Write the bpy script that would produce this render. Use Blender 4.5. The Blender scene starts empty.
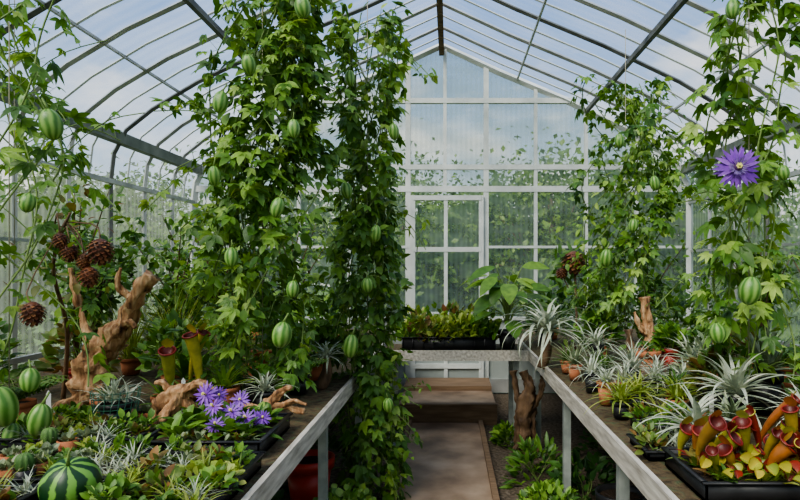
import bpy, math, random
import numpy as np
from mathutils import Vector, noise as mnoise
rng=np.random.default_rng(7)
random.seed(7)
scene=bpy.context.scene
COL=scene.collection
U=lambda a,b,n=None: rng.uniform(a,b,n)
try:
    scene.view_settings.look='AgX - Medium High Contrast'
except Exception: pass

# ------------------------------------------------------------ materials
def newmat(name):
    m=bpy.data.materials.new(name); m.use_nodes=True
    nt=m.node_tree
    for n in list(nt.nodes): nt.nodes.remove(n)
    out=nt.nodes.new('ShaderNodeOutputMaterial')
    return m,nt,out
def N(nt,t,**kw):
    n=nt.nodes.new(t)
    for k,v in kw.items():
        if k in n.inputs: n.inputs[k].default_value=v
        else: setattr(n,k,v)
    return n
def ramp(nt,stops,fac=None):
    r=nt.nodes.new('ShaderNodeValToRGB')
    e=r.color_ramp.elements
    while len(e)<len(stops): e.new(0.5)
    for i,(p,c) in enumerate(stops):
        e[i].position=p; e[i].color=(c[0],c[1],c[2],1)
    if fac is not None: nt.links.new(fac,r.inputs[0])
    return r
def leafmat(name,cols,rough=0.45,trans=0.3,spec=0.45,tt=(1.3,1.25,0.7)):
    m,nt,out=newmat(name)
    g=N(nt,'ShaderNodeNewGeometry')
    st=[(i/(len(cols)-1),c) for i,c in enumerate(cols)]
    r=ramp(nt,st,g.outputs['Random Per Island'])
    tc=N(nt,'ShaderNodeTexCoord')
    no=N(nt,'ShaderNodeTexNoise'); no.inputs['Scale'].default_value=25
    nt.links.new(tc.outputs['Object'],no.inputs['Vector'])
    r2=ramp(nt,[(0.3,(0.72,0.75,0.75)),(0.7,(1.25,1.2,1.15))],no.outputs['Fac'])
    mx=N(nt,'ShaderNodeMixRGB',blend_type='MULTIPLY'); mx.inputs[0].default_value=1
    nt.links.new(r.outputs[0],mx.inputs[1]); nt.links.new(r2.outputs[0],mx.inputs[2])
    b=N(nt,'ShaderNodeBsdfPrincipled'); b.inputs['Roughness'].default_value=rough
    b.inputs['Specular IOR Level'].default_value=spec
    t=N(nt,'ShaderNodeBsdfTranslucent')
    mt=N(nt,'ShaderNodeMixRGB',blend_type='MULTIPLY'); mt.inputs[0].default_value=1
    mt.inputs[2].default_value=(*tt,1)
    nt.links.new(mx.outputs[0],b.inputs['Base Color']); nt.links.new(mx.outputs[0],mt.inputs[1])
    nt.links.new(mt.outputs[0],t.inputs['Color'])
    ms=N(nt,'ShaderNodeMixShader'); ms.inputs[0].default_value=trans
    nt.links.new(b.outputs[0],ms.inputs[1]); nt.links.new(t.outputs[0],ms.inputs[2])
    nt.links.new(ms.outputs[0],out.inputs[0])
    return m
def noisemat(name,cols,scale=8,rough=0.7,metal=0,bump=0.0,stretch=(1,1,1),detail=6,spec=0.4):
    m,nt,out=newmat(name)
    tc=N(nt,'ShaderNodeTexCoord'); mp=N(nt,'ShaderNodeMapping'); mp.inputs['Scale'].default_value=stretch
    nt.links.new(tc.outputs['Object'],mp.inputs[0])
    no=N(nt,'ShaderNodeTexNoise'); no.inputs['Scale'].default_value=scale; no.inputs['Detail'].default_value=detail
    nt.links.new(mp.outputs[0],no.inputs['Vector'])
    k=len(cols); r=ramp(nt,[(0.3+0.4*i/(k-1),c) for i,c in enumerate(cols)],no.outputs['Fac'])
    b=N(nt,'ShaderNodeBsdfPrincipled'); b.inputs['Roughness'].default_value=rough; b.inputs['Metallic'].default_value=metal
    b.inputs['Specular IOR Level'].default_value=spec
    nt.links.new(r.outputs[0],b.inputs['Base Color'])
    if bump>0:
        bp=N(nt,'ShaderNodeBump'); bp.inputs['Strength'].default_value=bump; bp.inputs['Distance'].default_value=0.02
        nt.links.new(no.outputs['Fac'],bp.inputs['Height']); nt.links.new(bp.outputs[0],b.inputs['Normal'])
    nt.links.new(b.outputs[0],out.inputs[0])
    return m
def fruitmat(name,dark,light,k=9,contrast=0.2,nscale=18,mid=0.5):
    m,nt,out=newmat(name)
    tc=N(nt,'ShaderNodeTexCoord'); no=N(nt,'ShaderNodeTexNoise'); no.inputs['Scale'].default_value=nscale; no.inputs['Detail'].default_value=5
    nt.links.new(tc.outputs['Object'],no.inputs['Vector'])
    sx=N(nt,'ShaderNodeSeparateXYZ'); nt.links.new(tc.outputs['Object'],sx.inputs[0])
    at=N(nt,'ShaderNodeMath',operation='ARCTAN2'); nt.links.new(sx.outputs[1],at.inputs[0]); nt.links.new(sx.outputs[0],at.inputs[1])
    mu=N(nt,'ShaderNodeMath',operation='MULTIPLY'); nt.links.new(at.outputs[0],mu.inputs[0]); mu.inputs[1].default_value=k
    n5=N(nt,'ShaderNodeMath',operation='MULTIPLY'); nt.links.new(no.outputs['Fac'],n5.inputs[0]); n5.inputs[1].default_value=5
    ad=N(nt,'ShaderNodeMath',operation='ADD'); nt.links.new(mu.outputs[0],ad.inputs[0]); nt.links.new(n5.outputs[0],ad.inputs[1])
    si=N(nt,'ShaderNodeMath',operation='SINE'); nt.links.new(ad.outputs[0],si.inputs[0])
    ma=N(nt,'ShaderNodeMath',operation='MULTIPLY_ADD'); nt.links.new(si.outputs[0],ma.inputs[0]); ma.inputs[1].default_value=0.5; ma.inputs[2].default_value=0.5
    r=ramp(nt,[(mid-contrast,dark),(mid+contrast,light)],ma.outputs[0])
    b=N(nt,'ShaderNodeBsdfPrincipled'); b.inputs['Roughness'].default_value=0.4
    nt.links.new(r.outputs[0],b.inputs['Base Color']); nt.links.new(b.outputs[0],out.inputs[0])
    return m
def panemat(name,opac,col,lo=0.6,hi=1.3,lines=None,scale=(1.2,0.5,3),amp=.09,tint=(0.96,0.98,0.98)):
    m,nt,out=newmat(name)
    tc=N(nt,'ShaderNodeTexCoord'); mp=N(nt,'ShaderNodeMapping'); mp.inputs['Scale'].default_value=scale
    nt.links.new(tc.outputs['Object'],mp.inputs[0])
    no=N(nt,'ShaderNodeTexNoise'); no.inputs['Scale'].default_value=1.6; no.inputs['Detail'].default_value=6
    nt.links.new(mp.outputs[0],no.inputs['Vector'])
    r=ramp(nt,[(0.3,(opac*lo,)*3),(0.72,(min(1,opac*hi),)*3)],no.outputs['Fac'])
    fac=r.outputs[0]
    if lines:
        ax,per=lines
        sx=N(nt,'ShaderNodeSeparateXYZ'); nt.links.new(tc.outputs['Object'],sx.inputs[0])
        mu=N(nt,'ShaderNodeMath',operation='MULTIPLY'); nt.links.new(sx.outputs[ax],mu.inputs[0]); mu.inputs[1].default_value=6.2832/per
        si=N(nt,'ShaderNodeMath',operation='SINE'); nt.links.new(mu.outputs[0],si.inputs[0])
        ma=N(nt,'ShaderNodeMath',operation='MULTIPLY_ADD'); nt.links.new(si.outputs[0],ma.inputs[0]); ma.inputs[1].default_value=amp
        nt.links.new(fac,ma.inputs[2]); fac=ma.outputs[0]
    t=N(nt,'ShaderNodeBsdfTransparent'); t.inputs[0].default_value=(*tint,1)
    d=N(nt,'ShaderNodeBsdfDiffuse'); d.inputs[0].default_value=(*col,1)
    tl=N(nt,'ShaderNodeBsdfTranslucent'); tl.inputs[0].default_value=(*col,1)
    m1=N(nt,'ShaderNodeMixShader'); m1.inputs[0].default_value=0.8
    nt.links.new(d.outputs[0],m1.inputs[1]); nt.links.new(tl.outputs[0],m1.inputs[2])
    m2=N(nt,'ShaderNodeMixShader'); nt.links.new(fac,m2.inputs[0])
    nt.links.new(t.outputs[0],m2.inputs[1]); nt.links.new(m1.outputs[0],m2.inputs[2])
    nt.links.new(m2.outputs[0],out.inputs[0])
    return m

M={}
M['vine']=leafmat('vine_leaf',[(0.05,0.125,0.018),(0.095,0.21,0.028),(0.16,0.31,0.042),(0.26,0.42,0.075)])
M['vine2']=leafmat('vine_leaf_fresh',[(0.08,0.185,0.024),(0.155,0.30,0.042),(0.26,0.42,0.075),(0.40,0.54,0.14)])
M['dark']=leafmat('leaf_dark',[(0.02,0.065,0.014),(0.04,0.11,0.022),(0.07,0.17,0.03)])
M['mid']=leafmat('leaf_mid',[(0.045,0.12,0.02),(0.09,0.2,0.032),(0.16,0.29,0.05)])
M['yel']=leafmat('leaf_yellowgreen',[(0.17,0.27,0.04),(0.3,0.39,0.07),(0.46,0.5,0.14)])
M['silver']=leafmat('airplant_silver',[(0.30,0.36,0.27),(0.46,0.51,0.40),(0.64,0.67,0.56)],rough=0.65,trans=0.15,tt=(1,1,.9))
M['grey']=leafmat('succulent_grey',[(0.13,0.18,0.10),(0.22,0.28,0.16),(0.33,0.37,0.23)],rough=0.6,trans=0.1)
M['red']=leafmat('leaf_red',[(0.12,0.015,0.012),(0.26,0.04,0.025),(0.36,0.15,0.04)],trans=.12,tt=(1,1,.9))
M['redgreen']=leafmat('leaf_redgreen',[(0.2,0.08,0.03),(0.16,0.22,0.05),(0.1,0.22,0.04),(0.3,0.16,0.06)])
M['purple']=leafmat('petal_purple',[(0.14,0.025,0.36),(0.22,0.055,0.48),(0.33,0.13,0.6)],trans=0.15,tt=(1,1,1))
M['corona']=leafmat('corona_purple',[(0.04,0.008,0.12),(0.4,0.3,0.65),(0.09,0.02,0.25)])
M['pitch_y']=leafmat('pitcher_yellow',[(0.34,0.36,0.05),(0.52,0.42,0.07),(0.24,0.32,0.06)],rough=0.3,trans=.12,tt=(1,1,.9))
M['pitch_o']=leafmat('pitcher_orange',[(0.42,0.19,0.04),(0.36,0.10,0.03),(0.42,0.32,0.05)],rough=0.3,trans=.12,tt=(1,1,.9))
M['pitch_r']=leafmat('pitcher_red',[(0.18,0.015,0.015),(0.32,0.04,0.025),(0.12,0.012,0.012)],rough=0.35,trans=.08,tt=(1,1,.9))
M['throat']=noisemat('pitcher_throat',[(0.05,0.005,0.005),(0.16,0.02,0.015)],rough=0.4)
M['darkcentre']=noisemat('flower_dark_centre',[(0.03,0.005,0.06),(0.08,0.02,0.12)],rough=0.6)
M['stem']=noisemat('vine_stem',[(0.12,0.2,0.05),(0.2,0.28,0.08)],rough=0.6)
M['bark']=noisemat('bark',[(0.06,0.035,0.02),(0.2,0.12,0.065)],scale=20,bump=0.8,stretch=(1,1,.4))
M['wood']=noisemat('driftwood',[(0.045,0.02,0.01),(0.27,0.135,0.06),(0.45,0.26,0.13),(0.62,0.42,0.25)],scale=22,bump=1.0,stretch=(1.6,1.6,0.22),rough=0.7)
M['cone']=leafmat('cone_scale',[(0.06,0.02,0.012),(0.15,0.055,0.025),(0.26,0.12,0.05)],trans=0.0)
M['soil']=noisemat('potting_soil',[(0.02,0.013,0.008),(0.07,0.043,0.025)],scale=60,bump=1)
M['black']=noisemat('black_plastic',[(0.012,0.012,0.014),(0.03,0.03,0.032)],rough=0.4)
M['terra']=noisemat('terracotta',[(0.36,0.12,0.05),(0.52,0.2,0.1)],scale=14,rough=0.85)
M['redpl']=noisemat('red_plastic',[(0.4,0.03,0.02),(0.5,0.05,0.03)],rough=0.4)
M['net']=noisemat('green_netting',[(0.02,0.09,0.06),(0.03,0.14,0.08)],rough=0.5)
M['white']=noisemat('white_plastic',[(0.75,0.75,0.72),(0.85,0.85,0.82)],rough=0.5)
M['string']=noisemat('garden_twine',[(0.3,0.28,0.2),(0.4,0.37,0.28)],rough=0.8)
M['yellow']=noisemat('flower_yellow',[(0.6,0.5,0.1),(0.7,0.65,0.2)],rough=0.5)
M['alu']=noisemat('aluminium',[(0.34,0.35,0.34),(0.56,0.57,0.55)],scale=5,rough=0.4,metal=0.5)
M['aluwhite']=noisemat('painted_white_frame',[(0.42,0.45,0.43),(0.62,0.64,0.61)],scale=4,rough=0.5)
M['kick']=noisemat('kick_panel',[(0.24,0.27,0.25),(0.34,0.37,0.35)],scale=3,rough=0.6)
M['steel']=noisemat('weathered_green_steel',[(0.10,0.125,0.10),(0.22,0.24,0.2)],scale=6,rough=0.55)
M['darkst']=noisemat('dark_steel',[(0.06,0.065,0.06),(0.15,0.155,0.145)],scale=6,rough=0.5)
M['galv']=noisemat('galvanised_steel',[(0.24,0.27,0.26),(0.40,0.43,0.41)],scale=14,rough=0.5,metal=0.3)
M['bench']=noisemat('weathered_bench_edge',[(0.30,0.27,0.23),(0.5,0.46,0.40),(0.66,0.62,0.55)],scale=6,rough=0.7,stretch=(8,1,8),bump=0.15)
M['mat']=noisemat('bench_matting',[(0.045,0.035,0.02),(0.12,0.085,0.045),(0.08,0.1,0.05)],scale=25,bump=0.8,rough=0.9)
M['path']=noisemat('concrete_path',[(0.13,0.085,0.055),(0.26,0.18,0.12),(0.38,0.28,0.2)],scale=3.5,bump=0.15,rough=0.5,detail=10)
M['ground']=noisemat('gravel_soil',[(0.04,0.03,0.02),(0.12,0.09,0.06),(0.2,0.16,0.12)],scale=35,bump=1,rough=0.9)
M['step']=noisemat('timber_step',[(0.13,0.08,0.045),(0.25,0.165,0.1)],scale=4,stretch=(1,8,8),rough=0.7)
M['grass']=noisemat('lawn',[(0.08,0.15,0.03),(0.15,0.24,0.05)],scale=3,rough=0.9)
M['tree']=leafmat('outdoor_foliage',[(0.05,0.10,0.012),(0.11,0.2,0.025),(0.2,0.31,0.05)],trans=.3)
M['roof']=panemat('roof_polycarbonate',0.12,(0.68,0.73,0.78),lo=0.1,hi=3.0,lines=(1,0.1),scale=(0.8,1.6,0.8),amp=.035)
M['wallp']=panemat('wall_polycarbonate',0.40,(0.58,0.63,0.53),lo=0.75,hi=1.3,lines=(1,0.07),amp=.07)
M['endp']=panemat('end_polycarbonate',0.40,(0.5,0.56,0.47),lo=0.6,hi=1.45,lines=(0,0.06),amp=.05,tint=(.93,.95,.86))
M['fruit']=fruitmat('striped_fruit',(0.07,0.19,0.025),(0.24,0.39,0.10),k=8,contrast=0.42)
M['melon']=fruitmat('watermelon_skin',(0.008,0.045,0.01),(0.17,0.36,0.06),k=8,contrast=0.12,nscale=26,mid=.6)
M['cactus']=noisemat('cactus_skin',[(0.05,0.12,0.03),(0.11,0.2,0.05)],scale=20,rough=.6)

# ------------------------------------------------------------ mesh builder
class MB:
    def __init__(s): s.V=[];s.L=[];s.C=[];s.MI=[];s.n=0;s.mats=[]
    def mi(s,mat):
        if mat not in s.mats: s.mats.append(mat)
        return s.mats.index(mat)
    def add(s,V,F,mat):
        V=np.asarray(V,float).reshape(-1,3)
        i=s.mi(mat)
        s.L.append(np.array([a for f in F for a in f],dtype=np.int64)+s.n)
        s.C.append(np.array([len(f) for f in F],dtype=np.int64)); s.MI.append(np.full(len(F),i))
        s.V.append(V); s.n+=len(V)
    def addmany(s,V,F,mat):
        n,k,_=V.shape
        if n==0: return
        base=np.array([a for f in F for a in f],dtype=np.int64)
        cnt=np.array([len(f) for f in F],dtype=np.int64)
        L=(base[None,:]+(np.arange(n)*k)[:,None]).ravel()+s.n
        s.L.append(L); s.C.append(np.tile(cnt,n)); s.MI.append(np.full(len(F)*n,s.mi(mat)))
        s.V.append(V.reshape(-1,3)); s.n+=n*k
    def inst(s,T,pos,d,nh,sc,mat):
        TV,TF=T
        pos=np.asarray(pos,float).reshape(-1,3); d=np.asarray(d,float).reshape(-1,3); nh=np.asarray(nh,float).reshape(-1,3)
        y=d/(np.linalg.norm(d,axis=1,keepdims=True)+1e-9)
        x=np.cross(y,nh); x/= (np.linalg.norm(x,axis=1,keepdims=True)+1e-9)
        z=np.cross(x,y)
        sc=np.broadcast_to(np.asarray(sc,float),(len(pos),))
        R=np.stack([x,y,z],axis=1)*sc[:,None,None]
        V=np.einsum('kj,njc->nkc',TV,R)+pos[:,None,:]
        s.addmany(V,TF,mat)
    def obj(s,name,smooth=True,parent=None):
        V=np.concatenate(s.V); L=np.concatenate(s.L); C=np.concatenate(s.C); MI=np.concatenate(s.MI)
        me=bpy.data.meshes.new(name)
        me.vertices.add(len(V)); me.vertices.foreach_set('co',V.ravel())
        me.loops.add(len(L)); me.loops.foreach_set('vertex_index',L.astype(np.int32))
        me.polygons.add(len(C)); st=np.concatenate([[0],np.cumsum(C)[:-1]])
        me.polygons.foreach_set('loop_start',st.astype(np.int32))
        me.polygons.foreach_set('material_index',MI.astype(np.int32))
        me.update(calc_edges=True)
        me.polygons.foreach_set('use_smooth',np.full(len(C),smooth))
        for m in s.mats: me.materials.append(M[m])
        me.validate()
        o=bpy.data.objects.new(name,me); COL.objects.link(o)
        if parent: o.parent=parent
        return o

def box(mb,a,b,mat):
    x0,y0,z0=a;x1,y1,z1=b
    V=[(x0,y0,z0),(x1,y0,z0),(x1,y1,z0),(x0,y1,z0),(x0,y0,z1),(x1,y0,z1),(x1,y1,z1),(x0,y1,z1)]
    mb.add(V,[(0,3,2,1),(4,5,6,7),(0,1,5,4),(1,2,6,5),(2,3,7,6),(3,0,4,7)],mat)
def tube(mb,pts,rad,mat,sides=6,rough=0.0,twist=0.0,lob=3,lobamp=0.0,nf=12,cap=True):
    P=np.asarray(pts,float); n=len(P); rad=np.broadcast_to(np.asarray(rad,float),(n,))
    T=np.gradient(P,axis=0); T/=np.linalg.norm(T,axis=1,keepdims=True)+1e-9
    ref=np.array([0,0,1.]) if abs(T[0][2])<0.9 else np.array([1.,0,0])
    u=np.cross(T[0],ref); u/=np.linalg.norm(u)
    V=[]
    for i in range(n):
        u=u-T[i]*np.dot(u,T[i]); u/=np.linalg.norm(u)+1e-9
        v=np.cross(T[i],u)
        for k in range(sides):
            a=2*math.pi*k/sides
            r=rad[i]
            if lobamp: r*=1+lobamp*math.sin(lob*a+twist*i)+lobamp*.5*math.sin((lob*2+1)*a-twist*i*1.3)
            p=P[i]+(u*math.cos(a)+v*math.sin(a))*r
            if rough:
                q=Vector(p*nf); r2=1+rough*mnoise.noise(q)+rough*0.5*mnoise.noise(q*2.7)
                p=P[i]+(u*math.cos(a)+v*math.sin(a))*r*r2
            V.append(p)
    F=[]
    for i in range(n-1):
        for k in range(sides):
            k2=(k+1)%sides
            F.append((i*sides+k,i*sides+k2,(i+1)*sides+k2,(i+1)*sides+k))
    if cap:
        F.append(tuple(range(sides))[::-1]); F.append(tuple((n-1)*sides+k for k in range(sides)))
    mb.add(V,F,mat)
def smoothpath(ctrl,n):
    C=np.asarray(ctrl,float); m=len(C); out=[]
    for t in np.linspace(0,m-1-1e-6,n):
        i=int(t); f=t-i
        p0=C[max(i-1,0)];p1=C[i];p2=C[i+1];p3=C[min(i+2,m-1)]
        out.append(0.5*((2*p1)+(-p0+p2)*f+(2*p0-5*p1+4*p2-p3)*f*f+(-p0+3*p1-3*p2+p3)*f**3))
    return np.array(out)
def lathe(mb,c,prof,mat,seg=20,ribs=0,amp=0):
    V=[];F=[]
    for r,z in prof:
        for k in range(seg):
            a=2*math.pi*k/seg; rr=r*(1+amp*math.cos(ribs*a)); V.append((c[0]+rr*math.cos(a),c[1]+rr*math.sin(a),c[2]+z))
    for i in range(len(prof)-1):
        for k in range(seg):
            k2=(k+1)%seg; F.append((i*seg+k,i*seg+k2,(i+1)*seg+k2,(i+1)*seg+k))
    mb.add(V,F,mat)

def blade(w=0.25,rows=5,droop=0.15,fold=0.25,ang=0,L=1.0,base=0.0,peak=0.4):
    V=[(0,base,0)];F=[]
    ts=[(i+1)/(rows+1) for i in range(rows)]
    for t in ts:
        ww=w*(math.sin(math.pi*t**(math.log(0.5)/math.log(peak))))**0.8
        z=-droop*t*t
        V+= [(-ww,t*L,z+fold*ww),(0,t*L,z),(ww,t*L,z+fold*ww)]
    V.append((0,L,-droop))
    F+=[(0,2,1),(0,3,2)]
    for i in range(rows-1):
        a=1+3*i;b=a+3
        F+=[(a,a+1,b+1,b),(a+1,a+2,b+2,b+1)]
    a=1+3*(rows-1); e=len(V)-1
    F+=[(a,a+1,e),(a+1,a+2,e)]
    c,s=math.cos(ang),math.sin(ang)
    V=[(x*c+y*s,-x*s+y*c,z) for x,y,z in V]
    return np.array(V),F
def lobed(angs,lens,w=0.2,**kw):
    VV=[];FF=[]
    for a,l in zip(angs,lens):
        V,F=blade(w=w*l**0.5,rows=4,ang=a,L=l,**kw)
        if not VV: VV=[list(v) for v in V]; FF=[tuple(f) for f in F]
        else:
            off=len(VV)-1
            VV+=[list(v) for v in V[1:]]
            FF+=[tuple(0 if i==0 else i+off for i in f) for f in F]
    return np.array(VV),FF
T_ov=blade(w=0.3); T_nar=blade(w=0.14,droop=0.3); T_round=blade(w=0.42,rows=4,droop=0.1,peak=0.55)
T_big=blade(w=0.24,rows=9,droop=0.3,fold=.2,peak=.45)
T_l3=lobed([0,0.85,-0.85],[1,0.8,0.8],w=0.22)
T_l5=lobed([0,0.7,-0.7,1.5,-1.5],[1,0.88,0.88,0.6,0.6],w=0.17)
T_scale=blade(w=0.4,rows=3,droop=-0.25,peak=0.6)
T_pet=blade(w=0.10,rows=4,droop=0.14,fold=0.1,peak=0.5)
T_simple=(np.array([(0,0,0),(.35,.5,.08),(0,1,-.1),(-.35,.5,.08)]),[(0,1,2),(0,2,3)])

def unit(v): return v/(np.linalg.norm(v,axis=-1,keepdims=True)+1e-9)
def randdir(n): return unit(rng.normal(size=(n,3)))

def straps(mb,base,az,el,L,W,droop,mat,seg=7,prof='taper',curl=0.0,fold=0.35):
    base=np.asarray(base,float).reshape(-1,3); n=len(base)
    az=np.broadcast_to(az,(n,)).astype(float).copy(); el=np.broadcast_to(el,(n,)).astype(float).copy()
    L=np.broadcast_to(L,(n,)); W=np.broadcast_to(W,(n,)); droop=np.broadcast_to(droop,(n,))
    curl=np.broadcast_to(curl,(n,))
    p=base.copy(); V=np.zeros((n,(seg+1)*3,3))
    for i in range(seg+1):
        t=i/seg
        e=el-droop*t**1.3; a=az+curl*t
        d=np.stack([np.cos(a)*np.cos(e),np.sin(a)*np.cos(e),np.sin(e)],1)
        side=np.stack([-np.sin(a),np.cos(a),0*a],1)
        nrm=np.cross(d,side)
        if prof=='taper': w=W*(1-t)**0.75
        elif prof=='leaf': w=W*(math.sin(math.pi*(0.04+0.95*t)**1.1))**0.7
        elif prof=='petiole': w=W*(0.08 if t<0.3 else max(0.02,math.sin(math.pi*((t-0.3)/0.7*0.93+0.07)**0.75))**0.8)
        w=np.maximum(w,0.0006)
        V[:,3*i]=p-side*w[:,None]*.5+nrm*(fold*w*.5)[:,None]
        V[:,3*i+1]=p
        V[:,3*i+2]=p+side*w[:,None]*.5+nrm*(fold*w*.5)[:,None]
        p=p+d*(L/seg)[:,None]
        p[:,2]=np.maximum(p[:,2],BZ+.004 if base[0,2]>BZ else .004)
    F=[]
    for i in range(seg):
        a=3*i;b=a+3
        F+=[(a,a+1,b+1,b),(a+1,a+2,b+2,b+1)]
    mb.addmany(V,F,mat)
BZ=0.8
def rosette(mb,pos,n,L,W,mat,e0=0.1,e1=1.4,droop=0.9,prof='taper',curl=0.3,jit=0.01,fold=0.35,seg=7):
    base=np.array(pos)+rng.normal(size=(n,3))*jit*np.array([1,1,0.3])
    az=np.arange(n)*2.39996+U(-.2,.2,n); k=np.linspace(0,1,n)
    el=e0+(e1-e0)*k+U(-.12,.12,n)
    straps(mb,base,az,el,L*U(0.7,1.1,n)*(1-0.3*k),W*U(.8,1.1,n),droop*U(0.6,1.3,n),mat,prof=prof,curl=U(-curl,curl,n),fold=fold,seg=seg)
def bush(mb,pos,rx,h,n,size,mat,T=None,stems=6,up=0.4,stemmat='stem',shell=0.5):
    T=T or T_ov
    pos=np.array(pos,float)
    d=randdir(n); d[:,2]=np.abs(d[:,2])*1.0 if h<rx*2.2 else d[:,2]
    r=U(shell,1,n)**0.6
    if h<rx*2.2:
        p=pos+d*r[:,None]*np.array([rx,rx,h])
    else:
        p=pos+np.array([0,0,h*0.5])+d*r[:,None]*np.array([rx,rx,h*0.5])
    dd=unit(d*np.array([1,1,0.5])+np.array([0,0,up])+0.5*randdir(n))
    nh=unit(np.array([0,-0.25,1])+0.6*d+0.45*randdir(n))
    mb.inst(T,p,dd,nh,size*U(.6,1.25,n),mat)
    for i in range(stems):
        q=p[rng.integers(n)]
        mid=(pos+q)/2+rng.normal(size=3)*rx*0.08; mid[2]+=h*0.08
        tube(mb,smoothpath([pos+rng.normal(size=3)*np.array([.01,.01,0]),mid,q],6),np.linspace(0.005,0.002,6),stemmat,4)
def tree(mb,pos,h,spread,n,size,mat,T=None,trunk=0.012,br=8):
    T=T or T_ov; pos=np.array(pos,float)
    tips=[]
    for i in range(br):
        a=U(0,6.28); rr=spread*U(.4,1); zz=h*U(.45,1)
        tip=pos+np.array([math.cos(a)*rr,math.sin(a)*rr,zz])
        pts=smoothpath([pos+np.array([0,0,0.0]),pos+np.array([math.cos(a)*rr*.2,math.sin(a)*rr*.2,zz*.5]),tip],8)
        tube(mb,pts,np.linspace(trunk,0.002,8),'bark',5)
        tips.append(pts)
    k=max(1,n//br)
    for pts in tips:
        idx=rng.integers(3,8,k)
        p=pts[idx]+rng.normal(size=(k,3))*size*0.7
        d=unit(randdir(k)+np.array([0,0,-.1])); nh=unit(np.array([0,-.3,1])+0.5*randdir(k))
        mb.inst(T,p,d,nh,size*U(.6,1.2,k),mat)

# ------------------------------------------------------------ greenhouse shell
X0=-0.1; HW=3.0; Y0,Y1=-2.4,7.2
prof=[(3.0,0),(3.0,2.3),(2.97,2.55),(2.86,2.76),(2.62,2.95),(2.2,3.2),(1.5,3.53),(0.7,3.86),(0,4.18)]
full=[(X0-x,z) for x,z in prof]+[(X0+x,z) for x,z in prof[::-1][1:]]
def zroof(x):
    a=abs(x-X0)
    for (xa,za),(xb,zb) in zip(prof[1:],prof[2:]):
        if xb<=a<=xa: return za+(zb-za)*(xa-a)/(xa-xb) if xa!=xb else za
    return 2.3
def barpath(mb,pts,w,mat):
    tube(mb,pts,w*0.7071,mat,4)
mb=MB(); box(mb,(-40,-30,-0.2),(40,50,-0.06),'grass'); mb.obj('ground_outside',False)
mb=MB(); box(mb,(X0-HW,Y0,-0.05),(X0+HW,Y1,0.0),'ground'); mb.obj('floor',False)
mb=MB(); box(mb,(-0.36,Y0+.05,0.001),(0.27,5.7,0.03),'path'); 
box(mb,(-0.40,Y0+.05,0.001),(-0.36,5.7,0.06),'step'); box(mb,(0.27,Y0+.05,0.001),(0.31,5.7,0.06),'step')
mb.obj('garden_path',False)
mb=MB(); box(mb,(-0.5,5.72,0.001),(0.45,5.80,0.2),'step'); box(mb,(-0.5,5.80,0.001),(0.45,6.5,0.17),'path'); box(mb,(-0.5,6.5,0.001),(0.45,7.0,0.22),'step'); mb.obj('door_step',False)
mb=MB()
rp=full[1:-1]
V=[];F=[]
for x,z in rp: V+=[(x,Y0,z),(x,Y1,z)]
for i in range(len(rp)-1): F.append((2*i,2*i+1,2*i+3,2*i+2))
mb.add(V,F,'roof'); mb.obj('ceiling',True)
for sgn,nm in ((-1,'left'),(1,'right')):
    x=X0+sgn*HW; mb=MB()
    mb.add([(x,Y0,0),(x,Y1,0),(x,Y1,2.3),(x,Y0,2.3)],[(0,1,2,3)],'wallp')
    mb.obj('wall_'+nm,False)
for y,nm in ((Y1,'back'),(Y0,'front')):
    mb=MB(); V=[(x,y,z) for x,z in full]; mb.add(V,[tuple(range(len(V)))],'endp'); mb.obj('wall_'+nm,False)
mb=MB()
ys=np.arange(Y0+.03,Y1,0.6)
for i,y in enumerate(ys):
    pts=[(X0+(x-X0)*0.99,y,z-0.015 if z>0 else 0.01) for x,z in full]
    barpath(mb,pts,0.03,'darkst' if i%3==1 else 'alu')
for y in np.arange(Y0+.33,Y1,0.6):
    pts=[(X0+(x-X0)*0.995,y,z-0.008) for x,z in full[1:-1]]
    barpath(mb,pts,0.014,'aluwhite')
mb.obj('trim_ribs',False)
mb=MB()
for s in (-1,1):
    x=X0+s*2.88; box(mb,(x-.04,Y0+.05,2.62),(x+.04,Y1-.05,2.72),'steel')
    x=X0+s*1.72; box(mb,(x-.02,Y0+.05,3.34),(x+.02,Y1-.05,3.385),'darkst')
    for xx,zz,w in ((2.95,2.28,.02),(2.96,1.7,.012),(2.95,.85,.02),(2.35,3.09,.01),(0.9,3.74,.01)):
        x=X0+s*xx; box(mb,(x-w,Y0+.05,zz-w),(x+w,Y1-.05,zz+w),'alu')
box(mb,(X0-.03,Y0+.05,4.03),(X0+.03,Y1-.05,4.12),'bark')
mb.obj('trim_rails',False)
mb=MB(); yf=Y1-0.05
def vb(x,z0,z1,w=.025,m='aluwhite'): box(mb,(x-w,yf-.02,z0),(x+w,yf+.03,z1),m)
def hb(z,x0,x1,w=.025,m='aluwhite'): box(mb,(x0,yf-.025,z-w),(x1,yf+.03,z+w),m)
hb(3.49,X0-1.55,X0+1.55,.03); hb(2.70,X0-2.9,X0+2.9,.03); hb(2.44,X0-2.95,X0+2.95,.035)
hb(0.1,X0-2.95,-0.5,.08,'alu'); hb(0.1,.45,X0+2.95,.08,'alu'); hb(0.9,X0-2.95,-0.5,.02); hb(0.9,.45,X0+2.95,.02); hb(1.75,.45,X0+2.95,.015);hb(1.75,X0-2.95,-.5,.015)
box(mb,(X0-2.95,yf+.01,.18),(-.5,yf+.03,.88),'kick'); box(mb,(.45,yf+.01,.18),(X0+2.95,yf+.03,.88),'kick')
for x in (-2.4,-1.8,-1.2,1.02,1.62,2.22): vb(x,0.02,zroof(x)-.03,.02)
vb(-0.5,0.02,zroof(-.5)-.03,.03); vb(0.43,0.02,zroof(.43)-.03,.03); vb(-0.06,2.44,4.1,.02)
pts=[(X0+(x-X0)*0.985,yf,z-0.03 if z>0 else 0.02) for x,z in full]; barpath(mb,pts,0.06,'aluwhite')
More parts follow.
